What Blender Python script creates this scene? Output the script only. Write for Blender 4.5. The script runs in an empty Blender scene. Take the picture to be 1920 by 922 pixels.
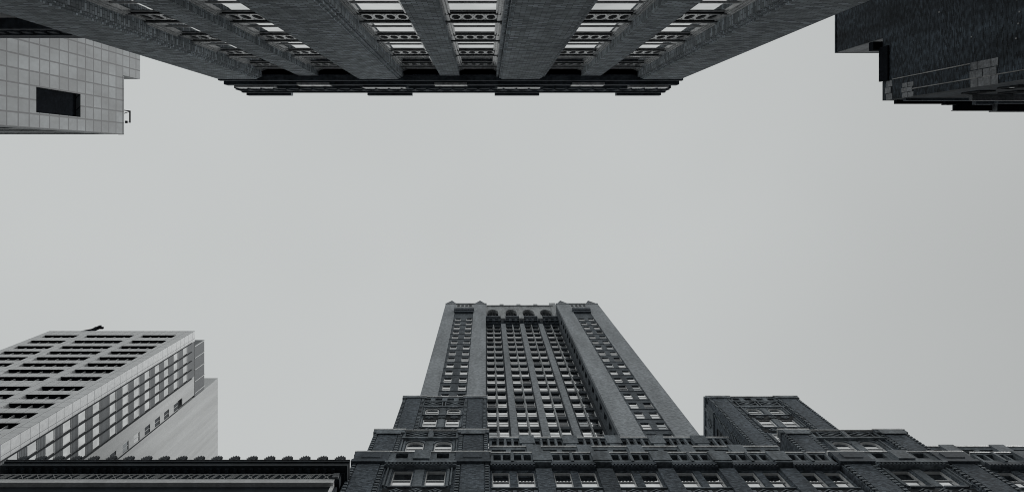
import bpy, math, random
from mathutils import Vector
random.seed(7)
R = math.radians
sc = bpy.context.scene
col = sc.collection
CH = 1.6                       # eye height: every height H below is measured from the eye

# ------------------------------------------------------------------ camera
cam_d = bpy.data.cameras.new('camera'); cam = bpy.data.objects.new('camera', cam_d); col.objects.link(cam)
cam.location = (0, 0, CH); cam.rotation_euler = (math.pi, 0, 0)      # looks straight up, street runs left-right
cam_d.sensor_width = 36; cam_d.lens = 22.5
cam_d.shift_x = 49/1920; cam_d.shift_y = -160/1920
cam_d.clip_start = 0.1; cam_d.clip_end = 3000
sc.camera = cam
# ------------------------------------------------------------------ world: flat overcast
SUN_EL, SUN_AZ = R(48), R(-6)            # azimuth measured from +X towards +Y
w = bpy.data.worlds.new('World'); sc.world = w; w.use_nodes = True
nt = w.node_tree; nt.nodes.clear()
N = lambda t: nt.nodes.new(t)
out = N('ShaderNodeOutputWorld'); bg = N('ShaderNodeBackground'); bg.inputs[1].default_value = 0.1
sky = N('ShaderNodeTexSky'); sky.sky_type = 'NISHITA'; sky.sun_disc = False
sky.sun_elevation = SUN_EL; sky.sun_rotation = R(90) - SUN_AZ
sky.air_density = 1.0; sky.dust_density = 1.0; sky.altitude = 50
hs = N('ShaderNodeHueSaturation'); hs.inputs['Saturation'].default_value = 0.0
tc = N('ShaderNodeTexCoord'); sp = N('ShaderNodeSeparateXYZ')
nz = N('ShaderNodeTexNoise'); nz.inputs['Scale'].default_value = 1.3; nz.inputs['Detail'].default_value = 3
m1 = N('ShaderNodeMath'); m1.operation = 'MULTIPLY_ADD'; m1.inputs[1].default_value = -0.17; m1.inputs[2].default_value = 0.895
m2 = N('ShaderNodeMath'); m2.operation = 'MULTIPLY_ADD'; m2.inputs[1].default_value = 0.2
mx = N('ShaderNodeMath'); mx.operation = 'MAXIMUM'; mx.inputs[1].default_value = 0.0
cl = N('ShaderNodeVectorMath'); cl.operation = 'SCALE'; cl.inputs[0].default_value = (5.62, 5.79, 5.77)
mix = N('ShaderNodeMix'); mix.data_type = 'RGBA'; mix.inputs[0].default_value = 0.97
L = nt.links.new
L(tc.outputs['Generated'], sp.inputs[0]); L(tc.outputs['Generated'], nz.inputs['Vector'])
sq = N('ShaderNodeMath'); sq.operation = 'MULTIPLY'
L(sp.outputs[0], mx.inputs[0]); L(mx.outputs[0], sq.inputs[0]); L(sp.outputs[0], sq.inputs[1])
L(sq.outputs[0], m1.inputs[0]); m1.inputs[1].default_value = -0.5
L(nz.outputs[0], m2.inputs[0]); L(m1.outputs[0], m2.inputs[2]); L(m2.outputs[0], cl.inputs['Scale'])
L(sky.outputs[0], hs.inputs['Color']); L(hs.outputs[0], mix.inputs[6]); L(cl.outputs[0], mix.inputs[7])
L(mix.outputs[2], bg.inputs[0]); L(bg.outputs[0], out.inputs[0])
# ------------------------------------------------------------------ sun behind the overcast
sd = bpy.data.lights.new('sun', 'SUN'); sd.energy = 1.5; sd.angle = R(16); sd.color = (1.0, 0.995, 0.985)
sun = bpy.data.objects.new('sun', sd); col.objects.link(sun)
sv = Vector((math.cos(SUN_EL)*math.cos(SUN_AZ), math.cos(SUN_EL)*math.sin(SUN_AZ), math.sin(SUN_EL)))
sun.rotation_euler = sv.to_track_quat('Z', 'Y').to_euler()
vs = sc.view_settings
sc.cycles.filter_width = 1.0
vs.view_transform = 'Standard'; vs.look = 'None'; vs.exposure = 0; vs.gamma = 1; vs.use_curve_mapping = False

# ------------------------------------------------------------------ materials
def newmat(name):
    m = bpy.data.materials.new(name); m.use_nodes = True
    return m, m.node_tree.nodes, m.node_tree.links, m.node_tree.nodes['Principled BSDF']
def wallvec(n, l, offu=0, offz=0):
    g = n.new('ShaderNodeNewGeometry'); s = n.new('ShaderNodeSeparateXYZ'); l.new(g.outputs['Position'], s.inputs[0])
    a = n.new('ShaderNodeMath'); a.operation = 'ADD'; l.new(s.outputs[0], a.inputs[0]); l.new(s.outputs[1], a.inputs[1])
    c = n.new('ShaderNodeCombineXYZ')
    a2 = n.new('ShaderNodeMath'); a2.inputs[1].default_value = offu; l.new(a.outputs[0], a2.inputs[0])
    a3 = n.new('ShaderNodeMath'); a3.inputs[1].default_value = offz; l.new(s.outputs[2], a3.inputs[0])
    l.new(a2.outputs[0], c.inputs[0]); l.new(a3.outputs[0], c.inputs[1])
    return c.outputs[0]
def weather(n, l, lo, hi, sx=0.35, sz=0.06, scale=1.0):
    """slow stains running down the wall: noise stretched along z"""
    g = n.new('ShaderNodeNewGeometry'); mp = n.new('ShaderNodeMapping'); mp.inputs['Scale'].default_value = (sx, sx, sz)
    l.new(g.outputs['Position'], mp.inputs[0])
    t = n.new('ShaderNodeTexNoise'); t.inputs['Scale'].default_value = scale; t.inputs['Detail'].default_value = 6
    t.inputs['Roughness'].default_value = 0.65
    l.new(mp.outputs[0], t.inputs['Vector'])
    r = n.new('ShaderNodeMapRange'); r.inputs[1].default_value = 0.3; r.inputs[2].default_value = 0.7
    r.inputs[3].default_value = lo; r.inputs[4].default_value = hi
    l.new(t.outputs[0], r.inputs[0]); return r.outputs[0]
def scaled(n, l, colsock, facsock):
    v = n.new('ShaderNodeVectorMath'); v.operation = 'SCALE'; l.new(colsock, v.inputs[0]); l.new(facsock, v.inputs['Scale'])
    return v.outputs[0]
def brick(name, c, bw=0.24, rh=0.08, contrast=0.55, wlo=0.75, whi=1.25, mort=1.25, bump=0.4, nf=(3.2, 9), nc=0.57):
    m, n, l, p = newmat(name)
    vec = wallvec(n, l)
    b = n.new('ShaderNodeTexBrick'); b.inputs['Scale'].default_value = 1; b.offset = 0.5
    b.inputs['Brick Width'].default_value = bw; b.inputs['Row Height'].default_value = rh
    b.inputs['Mortar Size'].default_value = rh*0.1; b.inputs['Bias'].default_value = 0.1
    b.inputs['Color1'].default_value = (*[x*(1+contrast) for x in c], 1)
    b.inputs['Color2'].default_value = (*[x*(1-contrast) for x in c], 1)
    b.inputs['Mortar'].default_value = (*[x*mort for x in c], 1)
    l.new(vec, b.inputs['Vector'])
    # clusters of darker burnt bricks
    mp = n.new('ShaderNodeMapping'); mp.inputs['Scale'].default_value = (*nf, 1); l.new(vec, mp.inputs[0])
    t = n.new('ShaderNodeTexNoise'); t.inputs['Scale'].default_value = 1.0; t.inputs['Detail'].default_value = 4; l.new(mp.outputs[0], t.inputs['Vector'])
    r = n.new('ShaderNodeMapRange'); r.inputs[1].default_value = 0.35; r.inputs[2].default_value = 0.65; r.inputs[3].default_value = 1-nc; r.inputs[4].default_value = 1+nc
    l.new(t.outputs[0], r.inputs[0])
    s1 = scaled(n, l, b.outputs[0], r.outputs[0]); s2 = scaled(n, l, s1, weather(n, l, wlo, whi))
    l.new(s2, p.inputs['Base Color']); p.inputs['Roughness'].default_value = 0.9
    p.inputs['Specular IOR Level'].default_value = 0.25
    bp = n.new('ShaderNodeBump'); bp.inputs['Strength'].default_value = bump; bp.inputs['Distance'].default_value = 0.02
    l.new(t.outputs[0], bp.inputs['Height']); l.new(bp.outputs[0], p.inputs['Normal'])
    return m
def stone(name, c, lo=0.6, hi=1.3, rough=0.8, sx=0.8, sz=0.25, fine=0.35):
    m, n, l, p = newmat(name)
    rgb = n.new('ShaderNodeRGB'); rgb.outputs[0].default_value = (*c, 1)
    g = n.new('ShaderNodeNewGeometry'); t = n.new('ShaderNodeTexNoise'); t.inputs['Scale'].default_value = 5; t.inputs['Detail'].default_value = 5
    l.new(g.outputs['Position'], t.inputs['Vector'])
    r = n.new('ShaderNodeMapRange'); r.inputs[1].default_value = 0.3; r.inputs[2].default_value = 0.7; r.inputs[3].default_value = 1-fine; r.inputs[4].default_value = 1+fine
    l.new(t.outputs[0], r.inputs[0])
    s1 = scaled(n, l, rgb.outputs[0], r.outputs[0]); s2 = scaled(n, l, s1, weather(n, l, lo, hi, sx, sz))
    l.new(s2, p.inputs['Base Color']); p.inputs['Roughness'].default_value = rough; p.inputs['Specular IOR Level'].default_value = 0.3
    return m
def tiles(name, c, tw, th, ou, oz, seam, seamc, var=0.08, lo=0.85, hi=1.1, sx=0.12, sz=0.05):
    m, n, l, p = newmat(name)
    vec = wallvec(n, l, ou, oz)
    b = n.new('ShaderNodeTexBrick'); b.inputs['Scale'].default_value = 1; b.offset = 0; b.squash = 1
    b.inputs['Brick Width'].default_value = tw; b.inputs['Row Height'].default_value = th
    b.inputs['Mortar Size'].default_value = seam; b.inputs['Mortar Smooth'].default_value = 0.1
    b.inputs['Color1'].default_value = (*[x*(1+var) for x in c], 1); b.inputs['Color2'].default_value = (*[x*(1-var) for x in c], 1)
    b.inputs['Mortar'].default_value = (*seamc, 1); l.new(vec, b.inputs['Vector'])
    g = n.new('ShaderNodeNewGeometry'); t = n.new('ShaderNodeTexNoise'); t.inputs['Scale'].default_value = 2.2; t.inputs['Detail'].default_value = 6
    l.new(g.outputs['Position'], t.inputs['Vector'])
    r = n.new('ShaderNodeMapRange'); r.inputs[1].default_value = 0.3; r.inputs[2].default_value = 0.7; r.inputs[3].default_value = 0.9; r.inputs[4].default_value = 1.1
    l.new(t.outputs[0], r.inputs[0])
    s1 = scaled(n, l, b.outputs[0], r.outputs[0]); s2 = scaled(n, l, s1, weather(n, l, lo, hi, sx, sz))
    l.new(s2, p.inputs['Base Color']); p.inputs['Roughness'].default_value = 0.55
    return m
def glass(name, c, metal, rough=0.03, vary=0.35):
    m, n, l, p = newmat(name)
    oi = n.new('ShaderNodeObjectInfo'); r = n.new('ShaderNodeMapRange'); r.inputs[3].default_value = 1-vary; r.inputs[4].default_value = 1.0
    l.new(oi.outputs['Random'], r.inputs[0])
    g = n.new('ShaderNodeNewGeometry'); t = n.new('ShaderNodeTexNoise'); t.inputs['Scale'].default_value = 0.9; l.new(g.outputs['Position'], t.inputs['Vector'])
    r2 = n.new('ShaderNodeMapRange'); r2.inputs[1].default_value = 0.35; r2.inputs[2].default_value = 0.65; r2.inputs[3].default_value = 0.8; r2.inputs[4].default_value = 1.0
    l.new(t.outputs[0], r2.inputs[0])
    rgb = n.new('ShaderNodeRGB'); rgb.outputs[0].default_value = (*c, 1)
    s = scaled(n, l, rgb.outputs[0], r.outputs[0]); s = scaled(n, l, s, r2.outputs[0]); l.new(s, p.inputs['Base Color'])
    bp = n.new('ShaderNodeBump'); bp.inputs['Strength'].default_value = 0.12; bp.inputs['Distance'].default_value = 0.03
    l.new(t.outputs[0], bp.inputs['Height']); l.new(bp.outputs[0], p.inputs['Normal'])
    p.inputs['Metallic'].default_value = metal; p.inputs['Roughness'].default_value = rough
    return m
M = {}
M['brick_a'] = brick('variegated_grey_brick', (0.47, 0.52, 0.555), bw=0.32, rh=0.13, contrast=0.45, mort=0.35, bump=0.0, nf=(2.5, 4), nc=0.14, wlo=0.8, whi=1.2)
M['brick_g'] = brick('sooty_brick', (0.14, 0.165, 0.19), bw=0.26, rh=0.09, contrast=0.5, bump=0.1, wlo=0.65, whi=1.35, mort=0.6, nf=(5, 12), nc=0.28)
M['brick_t'] = brick('tower_brick', (0.325, 0.35, 0.37), bw=0.4, rh=0.2, contrast=0.3, bump=0.1, nf=(2, 6), nc=0.14, wlo=0.75, whi=1.25)
M['brick_td'] = brick('tower_spandrel_brick', (0.11, 0.127, 0.142), bw=0.4, rh=0.2, contrast=0.35, nf=(2, 6), nc=0.2, wlo=0.7, whi=1.3)
M['brick_c'] = brick('black_brick', (0.024, 0.031, 0.038), bw=0.31, rh=0.11, contrast=0.7, bump=0.1, nf=(1.7, 3.1), nc=0.45, wlo=0.3, whi=2.2)
M['stone_c'] = stone('quoin_stone', (0.2, 0.21, 0.22))
M['terracotta'] = stone('pale_terracotta', (0.8, 0.81, 0.81), 0.7, 1.15, 0.6)
M['coping'] = stone('pale_coping_stone', (0.84, 0.85, 0.84), 0.45, 1.1)
M['trim_g'] = stone('dark_terracotta_trim', (0.2, 0.228, 0.25), 0.45, 1.5)
M['trim_dark'] = stone('sooted_trim', (0.085, 0.102, 0.12), 0.6, 1.4)
M['trim_t'] = stone('tower_trim', (0.38, 0.4, 0.41), 0.6, 1.3)
M['black'] = stone('black_iron_and_shade', (0.008, 0.010, 0.013), rough=1.0)  # iron parts, and the shade painted in the opening and slot heads
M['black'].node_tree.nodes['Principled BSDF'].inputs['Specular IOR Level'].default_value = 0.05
M['spandrel_t'] = stone('dark_spandrel_and_reveal_shade', (0.05, 0.06, 0.07), 0.6, 1.4)  # dark spandrel tone, deepened to paint the shade of the window reveals
M['recess'] = stone('recess_shade_colour', (0.02, 0.024, 0.028))  # near-black that paints shade into recesses, holes and gaps
M['cornice_f'] = stone('blackened_copper', (0.016, 0.023, 0.03), 0.6, 1.5, rough=0.6)
M['frame_light'] = stone('pale_window_paint', (0.82, 0.83, 0.83), 0.8, 1.1, fine=0.1)
for q_ in ('terracotta', 'coping', 'frame_light'):      # glazed ware: a glossy skin that picks up the sky
    p_ = M[q_].node_tree.nodes['Principled BSDF']; p_.inputs['Coat Weight'].default_value = 1.0; p_.inputs['Coat Roughness'].default_value = 0.22; p_.inputs['Coat IOR'].default_value = 1.8
M['frame_dark'] = stone('dark_window_paint', (0.04, 0.045, 0.05), 0.8, 1.1, fine=0.1)
M['glass'] = glass('sky_reflecting_glass', (1.0, 1.0, 1.0), 1.0, vary=0.18)
M['glass_dim'] = glass('dimmer_glass', (0.55, 0.58, 0.6), 0.9)
M['glass_dark'] = glass('dark_glass', (0.05, 0.06, 0.07), 0.5)
M['tile_b'] = tiles('grey_stone_cladding', (0.205, 0.226, 0.236), 1.42, 1.5, 48.88, -82.0, 0.085, (0.025, 0.032, 0.04), var=0.22, lo=0.55, hi=1.2, sx=0.25, sz=0.09)
M['tile_d'] = tiles('pale_panel_cladding', (0.74, 0.75, 0.755), 1.43, 1.65, 23.8, 0.4, 0.035, (0.2, 0.21, 0.22), var=0.03, lo=0.93, hi=1.05)
M['stucco_d'] = stone('streaked_render', (0.6, 0.61, 0.61), 0.86, 1.1, 0.85, sx=0.7, sz=0.03, fine=0.08)
M['louver'] = tiles('grey_louvres', (0.17, 0.185, 0.195), 5000, 0.28, 2500, 0, 0.06, (0.06, 0.065, 0.07), var=0.03)
M['asphalt'] = stone('asphalt', (0.05, 0.05, 0.052), 0.8, 1.2, 0.9)
M['pavement'] = tiles('concrete_paving', (0.2, 0.2, 0.2), 1.5, 1.5, 0, 0, 0.02, (0.08, 0.08, 0.08))
M['kerb'] = stone('granite_kerb', (0.26, 0.26, 0.26))
M['paint'] = stone('road_paint', (0.6, 0.6, 0.58), 0.7, 1.05)

# ------------------------------------------------------------------ mesh builder
class MB:
    def __init__(s, tf=None): s.v = []; s.f = []; s.m = []; s.tf = tf; s.mi = 0
    def box(s, a0, a1, b0, b1, z0, z1):
        """a: along the facade, b: outwards from the facade plane (or plain y without a facade), z: height above the eye"""
        if s.tf:
            p, q = s.tf(a0, b0, z0), s.tf(a1, b1, z1)
        else: p, q = (a0, b0, z0), (a1, b1, z1)
        x0, x1 = sorted((p[0], q[0])); y0, y1 = sorted((p[1], q[1])); zz0, zz1 = sorted((p[2], q[2]))
        i = len(s.v)
        s.v += [(x0,y0,zz0),(x1,y0,zz0),(x1,y1,zz0),(x0,y1,zz0),(x0,y0,zz1),(x1,y0,zz1),(x1,y1,zz1),(x0,y1,zz1)]
        s.f += [(i,i+3,i+2,i+1),(i+4,i+5,i+6,i+7),(i,i+1,i+5,i+4),(i+1,i+2,i+6,i+5),(i+2,i+3,i+7,i+6),(i+3,i,i+4,i+7)]
        s.m += [s.mi]*6
        return s
    def prism(s, pts, b0, b1):
        """polygon pts (a, z) pushed from depth b0 to b1"""
        t = s.tf or (lambda a, b, z: (a, b, z))
        i = len(s.v); n = len(pts)
        s.v += [t(a, b0, z) for a, z in pts] + [t(a, b1, z) for a, z in pts]
        s.f += [tuple(range(i, i+n)), tuple(range(i+2*n-1, i+n-1, -1))]
        for k in range(n): s.f.append((i+k, i+n+k, i+n+(k+1) % n, i+(k+1) % n))
        s.m += [s.mi]*(n+2); return s
    def ring(s, outer, inner, b0, b1):
        t = s.tf or (lambda a, b, z: (a, b, z))
        i = len(s.v); n = len(outer)
        for P, b in ((outer, b0), (inner, b0), (outer, b1), (inner, b1)): s.v += [t(a, b, z) for a, z in P]
        for k in range(n):
            j = (k+1) % n
            s.f += [(i+k, i+j, i+n+j, i+n+k), (i+2*n+k, i+2*n+j, i+3*n+j, i+3*n+k), (i+k, i+j, i+2*n+j, i+2*n+k), (i+n+k, i+n+j, i+3*n+j, i+3*n+k)]
            s.m += [s.mi]*4
        return s
    def bar(s, p, q, w):
        """square bar between two points"""
        t = s.tf or (lambda a, b, z: (a, b, z))
        p, q = Vector(t(*p)), Vector(t(*q)); d = (q-p).normalized()
        u = d.cross(Vector((0, 0, 1)) if abs(d.z) < .9 else Vector((1, 0, 0))).normalized()*w/2; v = d.cross(u).normalized()*w/2
        i = len(s.v)
        for c in (p, q): s.v += [tuple(c+u+v), tuple(c+u-v), tuple(c-u-v), tuple(c-u+v)]
        s.f += [(i,i+1,i+2,i+3),(i+7,i+6,i+5,i+4)] + [(i+k, i+4+k, i+4+(k+1)%4, i+(k+1)%4) for k in range(4)]
        s.m += [s.mi]*6; return s
    def holes(s, a0, a1, z0, z1, b0, b1, ops):
        """wall slab with rectangular openings (a0,a1,z0,z1)"""
        A = sorted({a0, a1, *[o[0] for o in ops], *[o[1] for o in ops]}); Z = sorted({z0, z1, *[o[2] for o in ops], *[o[3] for o in ops]})
        A = [a for a in A if a0 <= a <= a1]; Z = [z for z in Z if z0 <= z <= z1]
        for k in range(len(Z)-1):
            zc = (Z[k]+Z[k+1])/2; run = None
            for j in range(len(A)-1):
                ac = (A[j]+A[j+1])/2
                hole = any(o[0] < ac < o[1] and o[2] < zc < o[3] for o in ops)
                if not hole and run is None: run = A[j]
                if hole and run is not None: s.box(run, A[j], b0, b1, Z[k], Z[k+1]); run = None
            if run is not None: s.box(run, a1, b0, b1, Z[k], Z[k+1])
        return s
def mesh_of(name, mb, mats, origin):
    me = bpy.data.meshes.new(name)
    me.from_pydata([(x-origin[0], y-origin[1], z-origin[2]) for x, y, z in mb.v], [], mb.f)
    for mm in (mats if isinstance(mats, (list, tuple)) else [mats]): me.materials.append(M[mm])
    me.polygons.foreach_set('material_index', mb.m); me.update()
    import bmesh
    bm = bmesh.new(); bm.from_mesh(me); bmesh.ops.recalc_face_normals(bm, faces=bm.faces); bm.to_mesh(me); bm.free()
    return me
def wloc(o):
    l = Vector(o.location)
    while o.parent: o = o.parent; l += o.location
    return l
def obj(name, mb, mats, parent=None, label=None, kind=None):
    """one mesh object whose origin sits at the foot of its own shape; heights in mb are above the eye"""
    xs, ys, zs = zip(*mb.v)
    org = ((min(xs)+max(xs))/2, (min(ys)+max(ys))/2, min(zs))
    me = mesh_of(name, mb, mats, org)
    o = bpy.data.objects.new(name, me); col.objects.link(o)
    o.location = Vector((org[0], org[1], org[2]+CH))
    if parent: o.parent = parent; o.location -= wloc(parent)
    if label: o['label'] = label
    if kind: o['kind'] = kind
    return o
def inst(name, me, loc, rz, parent, label=None):
    o = bpy.data.objects.new(name, me); col.objects.link(o); o.parent = parent
    if rz is not None: o.rotation_euler = (0, 0, rz); o.location = Vector((loc[0], loc[1], loc[2]+CH)) - wloc(parent)
    if label: o['label'] = label
    return o
def thing(name, loc, label, cat, group=None):
    o = bpy.data.objects.new(name, None); col.objects.link(o); o.location = loc; o.empty_display_size = 3
    o['label'] = label; o['category'] = cat
    if group: o['group'] = group
    return o
def face_ny(Y): return lambda a, b, z: (a, Y-b, z)      # wall looking towards -Y (a = x)
def face_py(Y): return lambda a, b, z: (a, Y+b, z)
def face_px(X): return lambda a, b, z: (X+b, a, z)      # wall looking towards +X (a = y)
def face_nx(X): return lambda a, b, z: (X-b, a, z)
RZ = {'ny': 0, 'py': math.pi, 'px': math.pi/2, 'nx': -math.pi/2}
G0 = -CH                                                 # the ground, seen from the eye

# window meshes: origin at the middle of the sill, looking to local -Y, glass at y = 0
def window_meshes(wd, ht, fmat, t=0.07, rail=0.5, dep=0.09, arched=False, dark=False, gm='glass'):
    fr = MB(lambda a, b, z: (a, -b, z)); h = ht
    if arched:
        n = 10; hr = wd/2; zc = ht-hr*0.75
        o = [(hr*math.cos(math.pi*k/n), zc+hr*0.75*math.sin(math.pi*k/n)) for k in range(n+1)]
        i_ = [((hr-t)*math.cos(math.pi*k/n), zc+(hr-t)*0.75*math.sin(math.pi*k/n)) for k in range(n+1)]
        for k in range(n):
            fr.prism([o[k], o[k+1], i_[k+1], i_[k]], 0.0, dep)
        fr.box(-wd/2, -wd/2+t, 0, dep, 0, zc); fr.box(wd/2-t, wd/2, 0, dep, 0, zc)
    else:
        fr.box(-wd/2, -wd/2+t, 0, dep, 0, h); fr.box(wd/2-t, wd/2, 0, dep, 0, h); fr.box(-wd/2+t, wd/2-t, 0, dep, h-t, h)
    fr.box(-wd/2+t, wd/2-t, 0, dep, 0, t)
    fr.box(-wd/2+t, wd/2-t, 0, dep*0.7, ht*rail-t/2, ht*rail+t/2)
    pn = MB(lambda a, b, z: (a, -b, z))
    if arched:
        pn.prism([(a*.98, z*0.995) for a, z in o] + [(-wd/2*.98, 0.02), (wd/2*.98, 0.02)], -0.02, 0.012)
    else:
        pn.box(-wd/2+.01, wd/2-.01, -0.02, 0.012, 0.01, ht*rail); pn.box(-wd/2+.01, wd/2-.01, -0.02, 0.035, ht*rail, ht-.01)
    return mesh_of('window', fr, fmat, (0, 0, 0)), mesh_of('pane', pn, gm, (0, 0, 0))
def put_window(ms, face, plane, a, z, parent, label=None):
    loc = {'ny': (a, plane, z), 'py': (a, plane, z), 'px': (plane, a, z), 'nx': (plane, a, z)}[face]
    wn = inst('window', ms[0], loc, RZ[face], parent, label)
    inst('pane', ms[1], None, None, wn)
    return wn
def arch_infill(mb, a, wd, zt, b0, b1, kr=0.75):
    """fills the corners above a flat arch of width wd whose crown is at zt"""
    n = 8; hr = wd/2; rise = hr*kr; zc = zt-rise
    for k in range(n):
        t0, t1 = math.pi*k/n, math.pi*(k+1)/n
        p0 = (a+hr*math.cos(t0), zc+rise*math.sin(t0)); p1 = (a+hr*math.cos(t1), zc+rise*math.sin(t1))
        mb.prism([p0, (p0[0], zt+0.001), (p1[0], zt+0.001), p1], b0, b1)

# ================================================================== THE SETTING
def ground(name, x0, x1, y0, y1, z0, z1, mat):
    o = obj(name, MB().box(x0, x1, y0, y1, z0-CH, z1-CH), mat); o['kind'] = 'structure'; return o
ground('ground', -700, 700, -700, 700, -0.5, 0.0, 'pavement')
ground('road', -700, 700, 1.6, 17.2, 0.004, 0.008, 'asphalt')
ground('avenue', 12.5, 34.5, -700, 1.6, 0.004, 0.008, 'asphalt')
ground('pavement', -44, 12.3, -5.5, 1.4, 0.005, 0.14, 'pavement')
ground('pavement', 35, 700, -7.5, 1.4, 0.005, 0.14, 'pavement')
ground('pavement', -700, 700, 17.4, 23.5, 0.005, 0.14, 'pavement')
ground('kerb', -44, 12.3, 1.4, 1.6, 0.005, 0.15, 'kerb')
ground('kerb', 35, 700, 1.4, 1.6, 0.005, 0.15, 'kerb')
ground('kerb', -700, 700, 17.2, 17.4, 0.005, 0.15, 'kerb')
mk = MB()
for k in range(-12, 13): mk.box(k*9-1.5, k*9+1.5, 9.3, 9.45, 0.012-CH, 0.016-CH)
o = obj('lane_markings', mk, 'paint'); o['kind'] = 'structure'

# ================================================================== A: brick building overhead, looks to +Y
def build_a():
    T = thing('office_building', (-1.9, -12, 0), 'grey brick office building with broad flat piers and honeycomb panels, overhead at the top', 'building')
    HC = 34.5; YC = -4.98; x0, x1 = -14.38, 10.58; F = face_py(0)
    core = MB().box(x0, x1, -22, YC, G0, HC); core.box(x0+.3, x1-.3, -22, -4.62, HC, 38.0)
    obj('wall', core, 'brick_a', T)
    cs = [1.86+3.8*k for k in range(-4, 3)]
    for k, c in enumerate(cs):
        big = k % 2 == 0
        p = MB()
        if big:
            p.box(c-1.03, c+1.03, YC, -4.37, G0, HC)
            for s in (-1, 1):
                if (k == 0 and s < 0) or (k == 6 and s > 0): continue
                p.box(c+s*1.03, c+s*1.15, YC, -4.43, G0, HC-.02); p.box(c+s*1.15, c+s*1.19, YC, -4.56, G0, HC-.03)
                p.box(c+s*1.19, c+s*1.29, YC, -4.5, G0, HC-.04)
        else: p.box(c-.52, c+.52, YC, -4.555, G0, HC)
        obj('pier', p, 'brick_a', T, None if k not in (0, 6) else ('broad left end pier' if k == 0 else 'broad right end pier'))
    # shared meshes for a bay (origin at sill middle; local -Y outwards)
    W = 2.0
    fr = MB(lambda a, b, z: (a, -b, z))
    for s in (-1, 1):
        for (e0, e1, d) in ((1.0, .93, .17), (.93, .9, .09), (.9, .84, .13), (.84, .81, .06), (.81, .76, .09)):
            fr.box(s*e0, s*e1, 0, d, 0.0, 2.2)
    fr.box(-.76, .76, 0, .06, 0, .07); fr.box(-.76, .76, 0, .05, 2.13, 2.2); fr.box(-.76, .76, 0, .05, .98, 1.05)
    fm = mesh_of('window', fr, 'terracotta', (0, 0, 0))
    pn = MB(lambda a, b, z: (a, -b, z)); pn.box(-.77, .77, -.02, .015, .05, 1.0); pn.box(-.77, .77, -.02, .03, 1.0, 2.15)
    pm = mesh_of('pane', pn, 'glass', (0, 0, 0))
    sp = MB(lambda a, b, z: (a, -b, z))
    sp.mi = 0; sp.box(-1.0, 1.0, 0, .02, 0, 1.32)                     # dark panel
    sp.box(-1.0, 1.0, 0.02, .09, 0, .12); sp.box(-1.0, 1.0, .02, .09, 1.2, 1.32)
    sp.mi = 1
    sp.box(-1.0, -.82, .02, .1, .2, 1.08); sp.box(.82, 1.0, .02, .1, .2, 1.08)
    sp.box(-.82, .82, .02, .07, .15, .2); sp.box(-.82, .82, .02, .07, 1.08, 1.13)
    for k in range(4):
        cx = -.6+.4*k
        hx = lambda r, q: [(cx+r, .64-q*.42), (cx+r, .64+q*.42), (cx+r*.45, .64+q), (cx-r*.45, .64+q), (cx-r, .64+q*.42), (cx-r, .64-q*.42), (cx-r*.45, .64-q), (cx+r*.45, .64-q)]
        sp.ring(hx(.2, .48), hx(.14, .34), .02, .07)
        if k < 3:
            for zz in (.28, 1.0): sp.prism([(cx+.2, zz-.06), (cx+.26, zz), (cx+.2, zz+.06), (cx+.14, zz)], .02, .065)
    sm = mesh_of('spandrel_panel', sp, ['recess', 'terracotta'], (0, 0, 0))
    si = MB(lambda a, b, z: (a, -b, z)); si.box(-1.0, 1.0, 0, .13, 0, .09); sim = mesh_of('sill', si, 'terracotta', (0, 0, 0))
    for k in range(6):
        a, b = cs[k], cs[k+1]
        lo = a+(1.29 if k % 2 == 0 else .52); hi = b-(.52 if k % 2 == 0 else 1.29)
        m = (lo+hi)/2
        for r in range(-4, 4):
            z = 22.6+3.6*r
            wn = inst('window', fm, (m, YC, z+.09), math.pi, T); inst('pane', pm, None, None, wn)
            s_ = inst('sill', sim, (0, 0, 0), None, wn); s_.location = (0, 0, -.09)
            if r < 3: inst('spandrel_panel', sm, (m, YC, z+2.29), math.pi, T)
        lb = MB(); lb.box(lo, hi, YC, YC+.3, G0, 22.6-3.6*4-.01); obj('base_panel', lb, 'trim_dark', T)
    # entablature: stepped bands running above the piers
    e = MB(); e.box(x0-.06, x1+.06, -22, -4.32, HC, HC+.3); e.box(x0-.04, x1+.04, -22, -4.42, HC+.3, 35.35)
    e.box(x0-.1, x1+.1, -22, -4.2, 35.35, 35.95); e.box(x0, x1, -22, -4.3, 35.95, 36.5)
    for k in (0, 2, 4, 6):
        c = cs[k] + (.35 if k == 0 else -.3 if k == 6 else 0)
        e.box(c-1.36, c+1.36, -4.3, -4.14, 36.02, 36.45) if k % 6 else None
    obj('entablature', e, 'trim_dark', T)
    for k, sh, hw, y0_, y1_, z_ in ((1, 0, .9, -4.3, -4.165, 35.3), (3, 0, .9, -4.3, -4.165, 35.3), (5, 0, .9, -4.3, -4.165, 35.3), (2, 0, 1.2, -4.139, -4.1, 35.9), (4, 0, 1.2, -4.139, -4.1, 35.9), (0, .35, 1.1, -4.3, -4.11, 35.9), (6, -.3, 1.1, -4.3, -4.11, 35.9)):
        obj('tablet', MB().box(cs[k]+sh-hw, cs[k]+sh+hw, y0_, y1_, z_, z_+.72), 'terracotta', T)
    pr = MB(); pr.box(x0+.02, x1-.02, -22, -4.12, 36.5, 37.9)
    n = 34; L_ = (x1-x0-.2)/n
    for k in range(n):
        cx = x0+.1+L_*(k+.5); q = 6; hr = L_/2
        for j in range(q):
            t0, t1 = math.pi*j/q, math.pi*(j+1)/q
            p0 = (cx+hr*.86*math.cos(t0), 36.75+.55*math.sin(t0)); p1 = (cx+hr*.86*math.cos(t1), 36.75+.55*math.sin(t1))
            pr.prism([p0, (p0[0], 37.5), (p1[0], 37.5), p1], -4.12, -4.05)
        for s in (-1, 1): pr.box(cx+s*hr, cx+s*hr*.86, -4.12, -4.04, 36.5, 37.5)
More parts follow.
